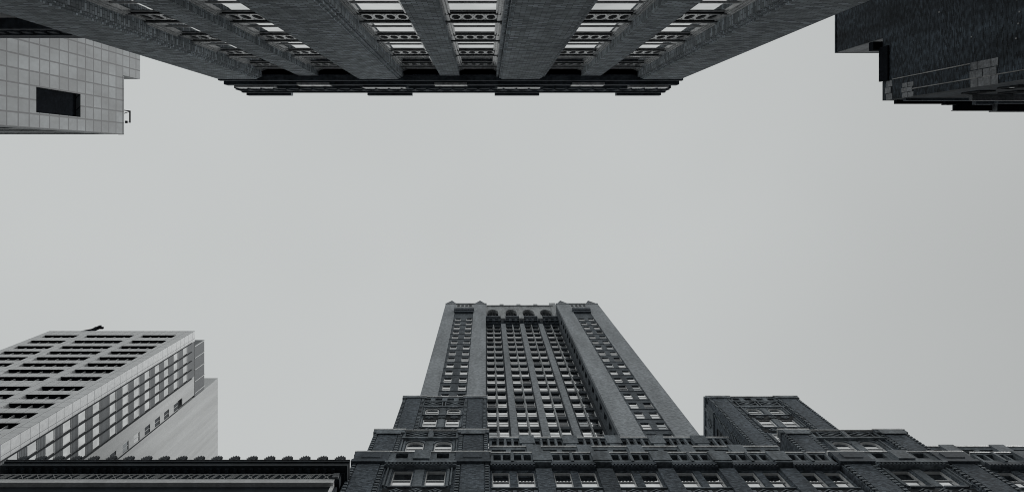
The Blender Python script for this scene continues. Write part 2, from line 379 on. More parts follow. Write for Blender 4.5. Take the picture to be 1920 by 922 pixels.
    pr.box(x0+.02, x1-.02, -4.12, -4.0, 37.6, 37.9)
    obj('parapet', pr, 'trim_dark', T)
    cp = MB(); cp.box(x0, x1, -22, -4.03, 37.9, 38.2); obj('coping', cp, 'trim_dark', T)
    for k in (0, 2, 4, 6):
        c = cs[k] + (.38 if k == 0 else -.33 if k == 6 else 0)
        q = MB()
        q.box(c-1.33, c+1.33, -4.5, -3.9, 38.2, 38.62)
        obj('parapet_block', q, 'trim_dark', T)
build_a()

# ================================================================== A2: lower dark building left of A
def build_a2():
    T = thing('shop_building', (-30, -14, 0), 'low dark building with broad windows, between the brick piers and tiled tower, top left', 'building')
    YC = -5.35; x0, x1 = -44.5, -14.5; HR = 24.9
    obj('wall', MB().box(x0, x1, -22, YC, G0, HR), 'trim_dark', T)
    for k in range(9):
        c = x1-.4-3.6*k
        obj('pier', MB().box(c-.32, c+.32, YC, -4.95, G0, 23.6), 'trim_g', T)
    wm = window_meshes(2.7, 2.5, 'frame_light', t=.1, rail=.55, dep=.2)
    for k in range(8):
        c = x1-.4-3.6*(k+.5)
        for z in (9.7, 13.3, 16.9, 20.5):
            put_window(wm, 'py', YC+.02, c, z, T)
            if z > 9.7: obj('spandrel_panel', MB().box(c-1.4, c+1.4, YC, YC+.22, z-1.05, z-.05), 'trim_dark', T)
    cn = MB(); cn.box(x0, x1, -6, -4.85, 23.6, 23.9); cn.box(x0, x1, -6, -4.75, 24.3, 24.9)
    for k in range(60): cn.box(x0+.5*k+.1, x0+.5*k+.35, -5.4, -4.8, 23.9, 24.3)
    obj('cornice', cn, 'trim_dark', T)
build_a2()

# ================================================================== B: tile clad tower, its side looks to +X
def build_b():
    T = thing('office_tower', (-62, -14, 0), 'tower clad in square grey tiles with one black opening, at top left', 'tower')
    X = -45.6; H = 80.4; yf = -3.28
    wl = MB(face_px(X))
    wl.holes(-24, yf, G0, H, -.6, 0, [(-7.46, -4.87, 64.9, 72.0)])
    obj('wall', wl, 'tile_b', T)
    bk = MB(); bk.box(-80, X-.6, -24, yf-.5, G0, H-.02); obj('structure_core', bk, 'recess', T)
    pt = MB(face_px(X)); pt.box(-24, -10.7, -5, 0, H+.004, 84.4); obj('penthouse', pt, 'tile_b', T)
    lv = MB(face_px(X)); lv.box(-7.45, -4.88, -.59, -.5, 64.91, 71.99)  # black sheet paints the dark depth of the opening
    obj('opening_shade', lv, 'black', T)
    rc = MB(); rc.box(X-.6, X+.03, -10.6, yf+.03, H, H+.2); obj('coping', rc, 'tile_b', T)
    # street face, seen edge-on: ribbon windows
    sf = MB(face_ny(0)); sf.tf = face_py(yf-.5)
    ops = [(-79, -47.6, z, z+2.1) for z in [20+3.6*k for k in range(17)]]
    sf.holes(-80, X-.6, G0, H-.01, 0, .5, ops)
    obj('street_wall', sf, 'tile_b', T)
    for z in [20+3.6*k for k in range(17)]:
        wm = MB(face_py(yf-.5)); wm.box(-79, -47.6, .1, .14, z+.02, z+2.08)
        w_ = obj('window', wm, 'glass_dim', T)
        fm = MB(face_py(yf-.5))
        for k in range(16): fm.box(-79+k*2.0, -78.9+k*2.0, .14, .24, z+.02, z+2.08)
        obj('mullion', fm, 'frame_dark', w_)
    # roof davit
    D = thing('roof_davit', (X-.2, -6.3, H+CH+.25), 'thin dark window-cleaning arm on the roof edge of the tiled tower', 'roof arm')
    d = MB()
    d.bar((X-.2, -6.35, H+.25), (X-.2, -6.35, H+1.95), .1); d.bar((X-.2, -5.85, H+.25), (X-.2, -6.3, H+1.9), .07)
    obj('post', d, 'black', D)
    d = MB(); d.bar((X-.2, -6.4, H+1.95), (X-.2, -4.85, H+1.95), .13); d.bar((X-.2, -4.9, H+1.95), (X-.2, -4.9, H+1.2), .06)
    d.box(X-.3, X-.1, -5.05, -4.75, H+1.0, H+1.25)
    obj('arm', d, 'black', D)
build_b()

# ================================================================== C: black brick building at top right
def build_c():
    T = thing('warehouse_building', (52, -20, 0), 'almost black brick building with blank side wall and pale corner stones, at top right', 'building')
    X = 37.2; H = 60.0; yf = -5.6
    wl = MB().box(X, 95, -40, yf, G0, H); obj('wall', wl, 'brick_c', T)
    ph = MB().box(X+.005, 62, -40, -11.5, H, 67.9); ph.box(X-.05, 62, -40, -11.42, 67.9, 68.15); obj('penthouse', ph, 'brick_c', T)
    fr = MB().box(X+.1, 61, -11.5, -11.44, H, 67.85); obj('penthouse_front', fr, 'stone_c', T, 'paler grey street side of the penthouse')
    # corner stones
    def stones(z0, z1, y0, nz, ny):
        q = MB(face_nx(X)); dz = (z1-z0)/nz; dy = (yf-y0)/ny
        for i in range(nz):
            for j in range(ny):
                sh = (.5*dz if j % 2 else 0)
                q.box(y0+dy*j+.025, y0+dy*(j+1)-.025+(.04 if j == ny-1 else 0), 0, .05+.02*((i+j) % 2), z0+dz*i+.02+sh*.4, z0+dz*(i+1)-.02+sh*.4)
        obj('corner_stones', q, 'stone_c', T)
    stones(46.4, 49.05, -7.5, 4, 3); stones(55.6, 57.1, -6.9, 2, 3); stones(58.5, 59.4, -7.35, 1, 3); stones(40, 44, -6.9, 5, 2)
    sm = MB(face_nx(X)); sm.box(-7.46, -7.38, 0, .06, 49.1, 58.5); sm.box(-6.3, -6.22, 0, .06, 42.5, 57)
    obj('drain_pipe', sm, 'kerb', T)
    pn = MB(face_nx(X)); pn.box(-7.36, yf, 0, .02, 41, 60); obj('corner_pier', pn, 'brick_c', T)
    dp = MB(face_nx(X)); dp.box(-10.6, -7.4, 0.0, .18, 59.0, 60.3)
    dp.box(-11.2, -10.4, -.2, .7, 60.3, 61.0)
    obj('chimney_flue', dp, 'black', T)
    for (y, z) in ((-9.6, 44.6), (-10.4, 44.5), (-11.3, 44.7), (-8.6, 44.8), (-9.1, 43.5), (-12.5, 44.6), (-13.5, 50.2), (-8.3, 44.0), (-9.5, 48.9), (-12.2, 52.4)):
        obj('tie_plate', MB(face_nx(X)).box(y, y+.1, 0, .05, z, z+.14), 'kerb', T)
    # street face: stacked ledges
    for k, (xa, xb, d, z0, z1, mm) in enumerate(((38.0, 42.3, .35, 59.2, 59.6, 'black'), (37.8, 95, .22, 57.6, 58.0, 'trim_dark'), (41.5, 56, .5, 54.6, 55.0, 'stone_c'), (45.5, 47.2, .38, 59.4, 59.9, 'trim_dark'), (44, 80, .5, 50, 50.4, 'trim_dark'), (44, 80, .9, 46.3, 46.8, 'stone_c'), (47, 80, .35, 58.7, 59.2, 'trim_dark'), (50, 80, .8, 52.3, 52.6, 'terracotta'))):
        obj('ledge', MB(face_py(yf)).box(xa, xb, 0, d, z0, z1), mm, T)
    wm = window_meshes(1.3, 2.0, 'frame_dark', gm='glass_dark')
    for z in (40, 43.5, 47.3, 51):
        for x in (40, 43, 46, 49, 52, 55, 58, 61): put_window(wm, 'py', yf+.03, x, z, T)
    # fan-shaped finial
    fi = MB(face_py(yf)); fi.prism([(43.1, 59.95), (44.2, 59.95), (44.35, 60.5), (43.9, 60.9), (43.65, 60.7), (43.3, 60.85), (43.0, 60.4)], -.1, .35); obj('finial', fi, 'black', T)
    S = thing('roof_platform', (53.5, -6, H+CH), 'long dark steel platform jutting from the edge of the black brick roof, at far right', 'roof platform')
    p = MB(); p.box(45.3, 49.0, -5.9, -4.85, 61.9, 62.15); p.box(49.05, 56.6, -6.6, -4.75, 61.2, 62.2); obj('deck', p, 'black', S)
    p = MB(); p.box(45.2, 49.0, -4.85, -4.8, 61.85, 62.2); p.box(48.95, 49.05, -5.6, -4.7, 61.3, 62.3); p.box(49.05, 56.6, -4.75, -4.7, 61.9, 62.2); obj('edge_beam', p, 'stone_c', S)
    for x in (46.8, 52, 56): obj('leg', MB().box(x-.25, x+.25, -6.3, -5.7, H, 61.3 if x > 49 else 61.9), 'black', S)
    p = MB(); p.bar((46.0, -5.2, 62.1), (46.4, -5.9, 63.2), .06); p.bar((46.0, -5.0, 62.1), (46.0, -5.0, 62.8), .1); obj('stay', p, 'black', S)
build_c()

# ================================================================== D: pale panel tower bottom left
def build_d():
    T = thing('office_tower', (-71, 45, 0), 'pale panelled office tower with black ribbon windows and gridded side, at bottom left', 'tower')
    Y = 33.5; X = -57.3; H = 126.0; XL = -85.9
    tops = [122.97, 119.3, 115.8, 112.6, 109.3, 106, 102.75, 99.3, 95.1, 91.8, 88.5, 85.1, 81.8, 78.5, 75.2, 71.9, 68.6, 65.3]
    groups = [(-84.7, -78.1, 4), (-76.6, -67.5, 5), (-65.9, -59.45, 4)]
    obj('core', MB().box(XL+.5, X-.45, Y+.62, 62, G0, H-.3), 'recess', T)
    fw = MB(face_ny(Y)); fw.holes(XL, X, G0, H, -.61, 0, [(g[0], g[1], t-1.85, t) for t in tops for g in groups])
    obj('wall', fw, 'tile_d', T, 'pale panelled front with black ribbon windows')
    pmesh = {}
    for gi, (a, b, n) in enumerate(groups):
        wd = b-a
        f = MB(lambda u, d, z: (u, -d, z))
        for k in range(n+1):
            u = -wd/2+wd*k/n; u = min(max(u, -wd/2+.1), wd/2-.1)
            f.box(u-.05, u+.05, 0, .3 if 0 < k < n else .1, 0.0, 1.84)
        f.box(-wd/2, wd/2, 0, .08, 0, .1)
        p = MB(lambda u, d, z: (u, -d, z)).box(-wd/2+.01, wd/2-.01, -.03, .02, .01, 1.83)
        pmesh[gi] = (mesh_of('window', f, 'frame_light', (0, 0, 0)), mesh_of('pane', p, 'glass_dark', (0, 0, 0)))
    for t in tops[:16]:
        for gi, (a, b, n) in enumerate(groups): put_window(pmesh[gi], 'ny', Y+.58, (a+b)/2, t-1.845, T); obj('soffit_shade', MB(face_ny(Y)).box(a+.01, b-.01, -.57, -.02, t-.03, t-.005), 'black', T)  # thin black sheet paints the shade under each slot head
    # side wall: panel strip, four window bays, solid band, narrow window band
    y1 = Y+2.0; bw = 1.72; ys = [y1+bw*k for k in range(5)]; ye = ys[-1]; yn0 = ye+2.3; yn1 = yn0+1.7; yend = yn1+.05
    sw = MB(face_px(X)); sw.box(Y+.61, y1, -.4, -.003, G0, H-.003); obj('side_wall', sw, 'tile_d', T)
    sb = MB(face_px(X)); sb.box(ye, yn0, -.4, 0, G0, 121.0); sb.box(ye, yn0+1.4, -.4, -.1, 121.0, H); sb.box(y1, ye, -.4, -.02, H-.04, H-.01)
    sb.box(y1, ye, -.4, -.05, G0, tops[-1]-2)
    obj('solid_band', sb, 'stucco_d', T)
    lm = {}
    for i, t in enumerate(tops):
        up = (tops[i-1]-1.75) if i else 125.95
        lv = MB(face_px(X)); lv.box(y1, ye, -.4, -.06, t, up-.0); obj('louver_panel', lv, 'louver', T)
        pn = MB(face_px(X)); pn.box(y1, ye, -.12, -.10, t-1.75, t)
        if i < 17:
            wn = obj('window', pn, 'glass', T)
            fm = MB(face_px(X)); fm.box(y1, ye, -.10, -.04, t-1.76, t-1.7); fm.box(y1, ye, -.10, -.04, t-.06, t)
            for k in range(1, 4): fm.box(ys[k]-.32, ys[k]-.26, -.10, -.07, t-1.7, t-.06)
            obj('frame', fm, 'frame_light', wn)
    for y in ys: obj('fin', MB(face_px(X)).box(y-.07, y+.07, -.3, .14, 66, 124.6), 'frame_dark', T)
    # narrow band with a window at every second storey
    nb = []; k = 0
    for i, t in enumerate(tops[1:17]): nb.append((t-1.75, t))
    nw = MB(face_px(X)); nw.holes(yn0, yn1, G0, 118.6, -.4, -.05, [(yn0+.12, yn1-.05, a, b) for a, b in nb]); obj('stair_wall', nw, 'stucco_d', T)
    for i, (a, b) in enumerate(nb):
        g = MB(face_px(X)); g.box(yn0+.12, yn1-.05, -.2, -.16, a, b); wn = obj('window', g, ('glass_dark', 'glass_dark', 'glass_dark', 'glass_dark', 'glass', 'glass_dim', 'glass_dark')[i % 7], T)
        g = MB(face_px(X)); g.box(yn0+.12, yn0+.2, -.16, -.08, a, b); g.box(yn1-.13, yn1-.05, -.16, -.08, a, b); g.box((yn0+yn1)/2, (yn0+yn1)/2+.06, -.16, -.1, a, b); g.box(yn0+.2, yn1-.13, -.16, -.08, a, a+.08); obj('frame', g, 'frame_light', wn)
    nl = MB(face_px(X)); nl.box(yn1-.05, yn1+.12, -.2, .05, 66, 119); obj('fin', nl, 'frame_dark', T)
    # roof plant screen and the taller core behind
    ps = MB(face_px(X)); ps.box(36.5, 46.9, -14, -.06, H+.02, 130.35)
    obj('plant_screen', ps, 'louver', T)
    for k in range(5): obj('plant_screen_rail', MB(face_px(X)).box(36.5+k*2.3, 36.6+k*2.3, -.06, .08, H+.02, 130.4), 'frame_light', T)
    cr = MB(); cr.box(X-18, X+.02, yn1+.12, 76, G0, 135.3); cr.box(X-18, X-.08, yn1+.12, 76, 135.3, 137.0)
    obj('rear_block', cr, 'stucco_d', T, 'taller plain rendered block behind the gridded side')
    rg = thing('roof_davit', (-79, 34, H+CH), 'short dark jib lying over the roof edge of the pale panelled tower', 'roof arm')
    d = MB(); d.bar((-81.0, 33.9, H), (-77.5, 33.6, H+2.6), .3); d.bar((-79.6, 33.9, H), (-77.8, 33.8, H+2.6), .14); obj('jib', d, 'black', rg)
    d = MB(); d.box(-78.2, -77.8, 33.3, 33.9, H, H+3.6); d.box(-78.6, -76.9, 33.4, 33.8, H+2.5, H+2.8); obj('mast', d, 'black', rg)
build_d()

# ================================================================== F: dark building with palmette cornice
def build_f():
    T = thing('cornice_building', (-21, 30, 0), 'dark building with an overhanging black cornice topped by palmettes, at bottom left edge', 'building')
    x0, x1 = -32.8, -9.75; Y = 21.35
    obj('wall', MB().box(x0+.3, x1, Y, 34, G0, 41.9), 'cornice_f', T)
    lt = MB(face_ny(Y)); lt.box(x0+.1, -10.0, 0, .3, 41.9, 42.35); lt.box(-10.15, -9.95, 0, .12, 20, 42.0); obj('string_course', lt, 'frame_light', T)
    fz = MB(face_ny(Y)); fz.box(x0+.1, x1+.05, -12, .28, 42.36, 43.05); obj('frieze', fz, 'cornice_f', T)
    la = MB(face_ny(Y)); zc = 42.37
    la.box(x0+.2, -10.0, .28, .315, 42.95, 43.03)
    k = 0; u = x0+.4
    while u < -10.6:
        if k % 5 == 0:
            for j in range(4): la.bar((u+.14*j, .3, 42.42), (u+.25+.14*j, .3, 42.98), .045)
            u += .75
        else:
            la.bar((u, .3, 42.42), (u+.26, .3, 42.98), .045); la.bar((u+.14, .3, 42.42), (u+.4, .3, 42.98), .045)
            la.bar((u+.42, .3, 42.98), (u+.95, .3, 42.42), .045); la.bar((u+.62, .3, 42.42), (u+.98, .3, 42.98), .045)
            u += 1.08
        k += 1
    obj('lattice_band', la, 'frame_light', T)
    cb = MB(face_ny(Y)); cb.box(-10.2, -9.8, .28, .42, 42.4, 42.95); obj('console', cb, 'stone_c', T)
    cn = MB(face_ny(Y)); cn.box(x0+.2, x1+.25, -12, .3, 43.05, 43.2)
    n = int((x1-x0)/.55)
    for k in range(n): cn.box(x0+.4+k*.55, x0+.62+k*.55, .3, .62, 43.06, 43.2)
    cn.box(x0, x1+.4, -12, .78, 43.2, 43.55); cn.box(x0-.03, x1+.45, -12, .86, 43.62, 43.78); cn.box(x0, x1+.42, -12, .8, 43.55, 43.62)
    obj('cornice', cn, 'cornice_f', T)
    ed = MB(face_ny(Y)); ed.box(x0-.04, x1+.46, .78, .9, 43.79, 43.84); obj('gutter_edge', ed, 'stone_c', T)
    pal = MB(lambda a, b, z: (a, -b, z))
    for j in range(-3, 4):
        t = j*.42; L_ = .66-.05*abs(j); w0 = .07
        dx, dz = math.sin(t)*.8, math.cos(t)
        tip = (dx*L_, .12+dz*L_*.85); c1 = (dx*L_*.7-dz*w0, .12+dz*L_*.6+dx*w0); c2 = (dx*L_*.7+dz*w0, .12+dz*L_*.6-dx*w0)
        pal.prism([(0, .05), c1, tip, c2], -.05-.004*j, .05+.004*j)
    pal.prism([(.16*math.cos(a), .2+.18*math.sin(a)) for a in [math.pi*q/5 for q in range(10)]], -.08, .09)
    pal.box(-.25, .25, -.07, .07, 0, .12)
    pm = mesh_of('palmette', pal, 'cornice_f', (0, 0, 0))
    x = x0+.75
    rd = MB(face_ny(Y)); rd.box(x0+.1, x1+.4, .55, .75, 43.78, 44.08)
    while x < x1+.2:
        inst('palmette', pm, (x, Y-.72, 44.08), 0, T)
        rd.prism([(x+.45, 44.08), (x+.6, 44.22), (x+.75, 44.08)], .6, .7)
        x += 1.22
    obj('roof_crest', rd, 'cornice_f', T)
build_f()

# ================================================================== G: ornate brick building with two pavilions
BAY = 4.32
def diamond(mb, a, z, w, h, b0, b1, t=.07):
    P = lambda w_, h_: [(a-w_, z), (a, z+h_), (a+w_, z), (a, z-h_)]
    mb.ring(P(w/2, h/2), P(w/2-t*1.6, h/2-t*1.2), b0, b1); mb.prism(P(w*.16, h*.16), b0, b1)
def dentil_strip(mb, a0, a1, z0, z1, b0, b1, step=.36):
    mb.mi = 1; mb.box(a0, a1, b0-.02, b0+.015, z0, z1); mb.mi = 0; z = z0  # dark backing paints the shade between the teeth
    while z < z1-.1:
        mb.box(a0, a1, b0, b1, z, z+step*.5); z += step
G = thing('loft_building', (12.9, 28, 0), 'sooty ornate brick building with stepped parapets and two corner pavilions, along the bottom', 'building')
W_G = window_meshes(1.22, 2.4, 'frame_light', t=.07, rail=.52, dep=.12)
W_P = window_meshes(1.4, 2.5, 'frame_light', t=.08, rail=.52, dep=.12)
W_A = window_meshes(1.45, 2.2, 'frame_light', t=.08, rail=.55, dep=.1, arched=True)
W_S = window_meshes(1.1, 1.9, 'frame_dark', t=.07, rail=.52, dep=.1, gm='glass_dark')
def pavilion(x0, name_side, XP):
    x1 = x0+9.9; c = (x0+x1)/2
    wins = (c-1.15, c+1.15)
    lv = [  # Ywall, inset, z0, roof
        (21.9, x0, x1, G0, 47.45), (23.25, XP[0][0], XP[0][1], 47.45, 54.6), (26.65, XP[1][0], XP[1][1], 54.6, 71.6)]
    for li, (Y, a0, a1, z0, zr) in enumerate(lv):
        F = face_ny(Y); c = (a0+a1)/2; wins = (c-1.15, c+1.15)
        obj('wall', MB().box(a0+.02, a1-.02, Y+.32, 34, z0 if li == 0 else z0-.5, zr-.3), 'brick_g', G)
        zlow = z0 if li else 8.0
        # piers
        for s in (-1, 1):
            e = a0 if s < 0 else a1
            u0, u1 = sorted((e-s*.42*1, e-s*2.05)); 
            pm = MB(F); pm.box(u0, u1, -.32, .27, z0, zr-.55)
            o0, o1 = sorted((e, e-s*.42)); i0, i1 = sorted((e-s*2.05, e-s*2.5))
            pm.box(o0, o1, -.32, .18, z0, zr-.6); pm.box(i0, i1, -.32, .14, z0, zr-.6)
            obj('pier', pm, 'brick_g', G)
            ds = MB(F); q0, q1 = sorted((e-s*.1, e-s*.34)); dentil_strip(ds, q0, q1, max(z0, 36), zr-.7, .18, .30); obj('dentil_strip', ds, ['trim_g', 'recess'], G)
            ds = MB(F); q0, q1 = sorted((e-s*2.12, e-s*2.4)); dentil_strip(ds, q0, q1, max(z0, 36), zr-.7, .14, .27)
            obj('dentil_strip', ds, ['trim_g', 'recess'], G)
            # pier cap
            cp = MB(F); u0, u1 = sorted((e+s*.06, e-s*2.6))
            cp.box(u0, u1, -.32, .34, zr-.55, zr-.06)
            if li == 0:
                cp.box(u0+.1, u1-.1, .34, .4, zr-1.35, zr-.06); cp.box(u0+.65, u1-.65, .4, .45, zr-1.1, zr-.35)
                cp.box(u0, u1, -.3, .45, zr-1.7, zr-1.35); cp.box(u0+.06, u1-.06, -.3, .34, zr-1.35, zr-.55)
            elif li == 1: cp.box(u0+.3, u1-.3, .34, .4, zr-.9, zr-.1)
            else: cp.box(u0+.5, u1-.5, .34, .39, zr-.5, zr-.12)
            obj('pier_cap', cp, 'trim_g' if li else 'trim_dark', G)
            cc = MB(F); cc.box(u0-.03, u1+.03, -.34, .38, zr-.06, zr+.1); obj('coping', cc, 'coping', G)
        za, zb = a0+2.5, a1-2.5          # window zone
        if li == 0:
            rows = [(42.9-3.7*k, 45.35-3.7*k, False) for k in range(11)]
        elif li == 1: rows = [(50.6, 53.0, True)]
        else: rows = [(66.95, 68.89, True), (63.85, 66.0, False), (60.3, 62.4, False)]
        ops = [(w_-.7 - (.02 if ar else 0), w_+.7+(.02 if ar else 0), r0, r1) for (r0, r1, ar) in rows for w_ in wins]
        ww = MB(F); ztop = zr-1.6 if li == 0 else zr-1.5 if li == 1 else zr-2.7
        ww.holes(za, zb, z0, ztop, -.32, .02, ops)
        for (r0, r1, ar) in rows:
            if ar:
                for w_ in wins: arch_infill(ww, w_, 1.44, r1, -.32, .02)
        obj('window_wall', ww, 'brick_g', G)
        for (r0, r1, ar) in rows:
            for w_ in wins:
                if ar:
                    if abs((r1-r0)-2.2) > .01:
                        ms = window_meshes(1.45, r1-r0, 'frame_light', t=.08, rail=.5, dep=.1, arched=True)
                    else: ms = W_A
                else: ms = window_meshes(1.4, r1-r0, 'frame_light', t=.08, rail=.52, dep=.12)
                put_window(ms, 'ny', Y+(.22 if li == 0 else .11), w_, r0, G)
            tr = MB(F)
            if ar:
                for w_ in wins:      # raised arch moulding
                    n = 10; hr = .74; rise = .74*.75; zc = r1-rise
                    o_ = [(w_+(hr+.14)*math.cos(math.pi*k/n), zc+(rise+.14)*math.sin(math.pi*k/n)) for k in range(n+1)]
                    i_ = [(w_+hr*math.cos(math.pi*k/n), zc+rise*math.sin(math.pi*k/n)) for k in range(n+1)]
                    for k in range(n): tr.prism([o_[k], o_[k+1], i_[k+1], i_[k]], .02, .1)
            for w_ in wins: tr.box(w_-.8, w_+.8, .02, .16, r0-.14, r0)
            # raised mullion panel between the windows and jamb mouldings
            tr.box(c-.32, c+.32, .02, .1, r0, r1-.1); 
            for s in (-1, 1): tr.box(c+s*1.95, c+s*2.1, .02, .12, r0, r1); tr.box(c+s*2.2, c+s*2.3, .02, .2, r0, r1)
            obj('window_trim', tr, 'trim_g', G)
            sp_ = MB(F); sp_.mi = 1; sp_.box(za+.2, zb-.2, .02, .06, r0-1.1, r0-.2); sp_.mi = 0  # dark backing paints recess shade behind the diamonds
            for k in (-1, 0, 1): diamond(sp_, c+k*1.3, r0-.65, .95, .62, .06, .14, .07)
            if r0-1.1 > z0: obj('diamond_panel', sp_, ['trim_g', 'recess'], G)
        # top: moulding, diamonds, slots
        tp = MB(F)
        if li == 0:
            tp.box(za-.1, zb+.1, -.3, .5, 45.55, 45.75); tp.box(za-.1, zb+.1, -.3, .36, 45.4, 45.55)
            for k in range(18): tp.box(za+k*.27, za+.14+k*.27, .36, .46, 45.4, 45.55)
            tp.holes(za-.1, zb+.1, 46.05, zr-.05, -.3, .3, [(w_-.45, w_+.45, 46.5, 47.3) for w_ in (c-1.5, c+1.5)])
            tp.box(c-.6, c+.6, .3, .5, 46.1, zr-.02)
        elif li == 1:
            tp.box(za, zb, -.3, .3, zr-1.5, zr-1.3); tp.mi = 1; tp.box(za, zb, -.3, .1, zr-1.3, zr-.05); tp.mi = 0; tp.box(za, za+.2, .1, .2, zr-1.3, zr-.05); tp.box(zb-.2, zb, .1, .2, zr-1.3, zr-.05); tp.box(za+.2, zb-.2, .1, .16, zr-.18, zr-.05)
            for w_ in (c-1.2, c+1.2): diamond(tp, w_, zr-.72, 1.8, .8, .1, .24, .09); tp.ring([(w_-1.05, zr-1.2), (w_+1.05, zr-1.2), (w_+1.05, zr-.2), (w_-1.05, zr-.2)], [(w_-.97, zr-1.13), (w_+.97, zr-1.13), (w_+.97, zr-.27), (w_-.97, zr-.27)], .1, .22)
            tp.box(c-.15, c+.15, .1, .3, zr-1.3, zr-.05)
        else:
            tp.box(za, zb, -.3, .18, zr-2.7, zr-2.45)
            tp.mi = 1; tp.box(za, zb, -.3, .05, zr-2.45, zr-1.1); tp.mi = 0
            for w_ in (c-1.2, c+1.2):
                diamond(tp, w_, zr-1.75, 1.9, 1.0, .05, .2, .1)
                tp.ring([(w_-1.08, zr-2.35), (w_+1.08, zr-2.35), (w_+1.08, zr-1.15), (w_-1.08, zr-1.15)], [(w_-.98, zr-2.25), (w_+.98, zr-2.25), (w_+.98, zr-1.25), (w_-.98, zr-1.25)], .05, .18)
            tp.holes(za, zb, zr-1.1, zr-.05, -.3, .2, [(c+k*1.1-.38, c+k*1.1+.38, zr-.9, zr-.3) for k in (-1.75, -.6, .6, 1.75)])
        tp.mi = 1; tp.box(za+.1, zb-.1, -.31, -.2, zr-1.35, zr-.06)  # dark back panel paints shade into the parapet recesses
        obj('parapet', tp, ['trim_g', 'recess'], G)
        cc = MB(F); cc.box(za, zb, -.34, .36 if li == 0 else .32, zr-.05, zr+.03); obj('coping', cc, 'coping', G)
    # flank of the upper storeys (only the right pavilion shows it)
    if name_side == 'right':
        for Y, X, _, z0, zr in lv[1:]:
            X = X; fl = MB(face_nx(X)); yb = 33.9
            zz = zr if zr > 60 else zr
            if zr > 60:
                ops = [(yy-.55, yy+.55, z_, z_+1.9) for yy in (28.9, 31.7) for z_ in (66.0, 62.6, 58.9)]
                fl.holes(Y+.33, yb, z0, zr-.05, -.019, .12, ops); obj('side_wall', fl, 'brick_g', G)
                for (p0, p1, z_, _) in ops: put_window(W_S, 'nx', X-.03, (p0+p1)/2, z_, G)
                tr = MB(face_nx(X)); tr.box(Y+.33, yb, .12, .28, zr-3, zr-2.8); tr.box(Y+.33, yb, .12, .14, zr-2.8, zr-.1)
                for yy in (27.6, 29.6, 31.6, 33): tr.box(yy-.15, yy+.15, .14, .26, zr-2.8, zr-.1)
                for yy in (28.6, 30.6, 32.3): diamond(tr, yy, zr-1.6, 1.3, 1.4, .14, .22, .1)
                obj('side_parapet', tr, 'trim_g', G)
                ds = MB(face_nx(X)); dentil_strip(ds, Y+.5, Y+.75, 56, zr-3.1, .12, .22); obj('dentil_strip', ds, ['trim_g', 'recess'], G)
                cp = MB(face_nx(X)); cp.box(Y-.3, yb, .1, .3, zr-.4, zr+.03); obj('coping', cp, 'trim_g', G)
pavilion(-9.6, 'left', ((-9.45, .2), (-9.2, .08))); pavilion(25.4, 'right', ((24.95, 35.6), (24.65, 34.75)))

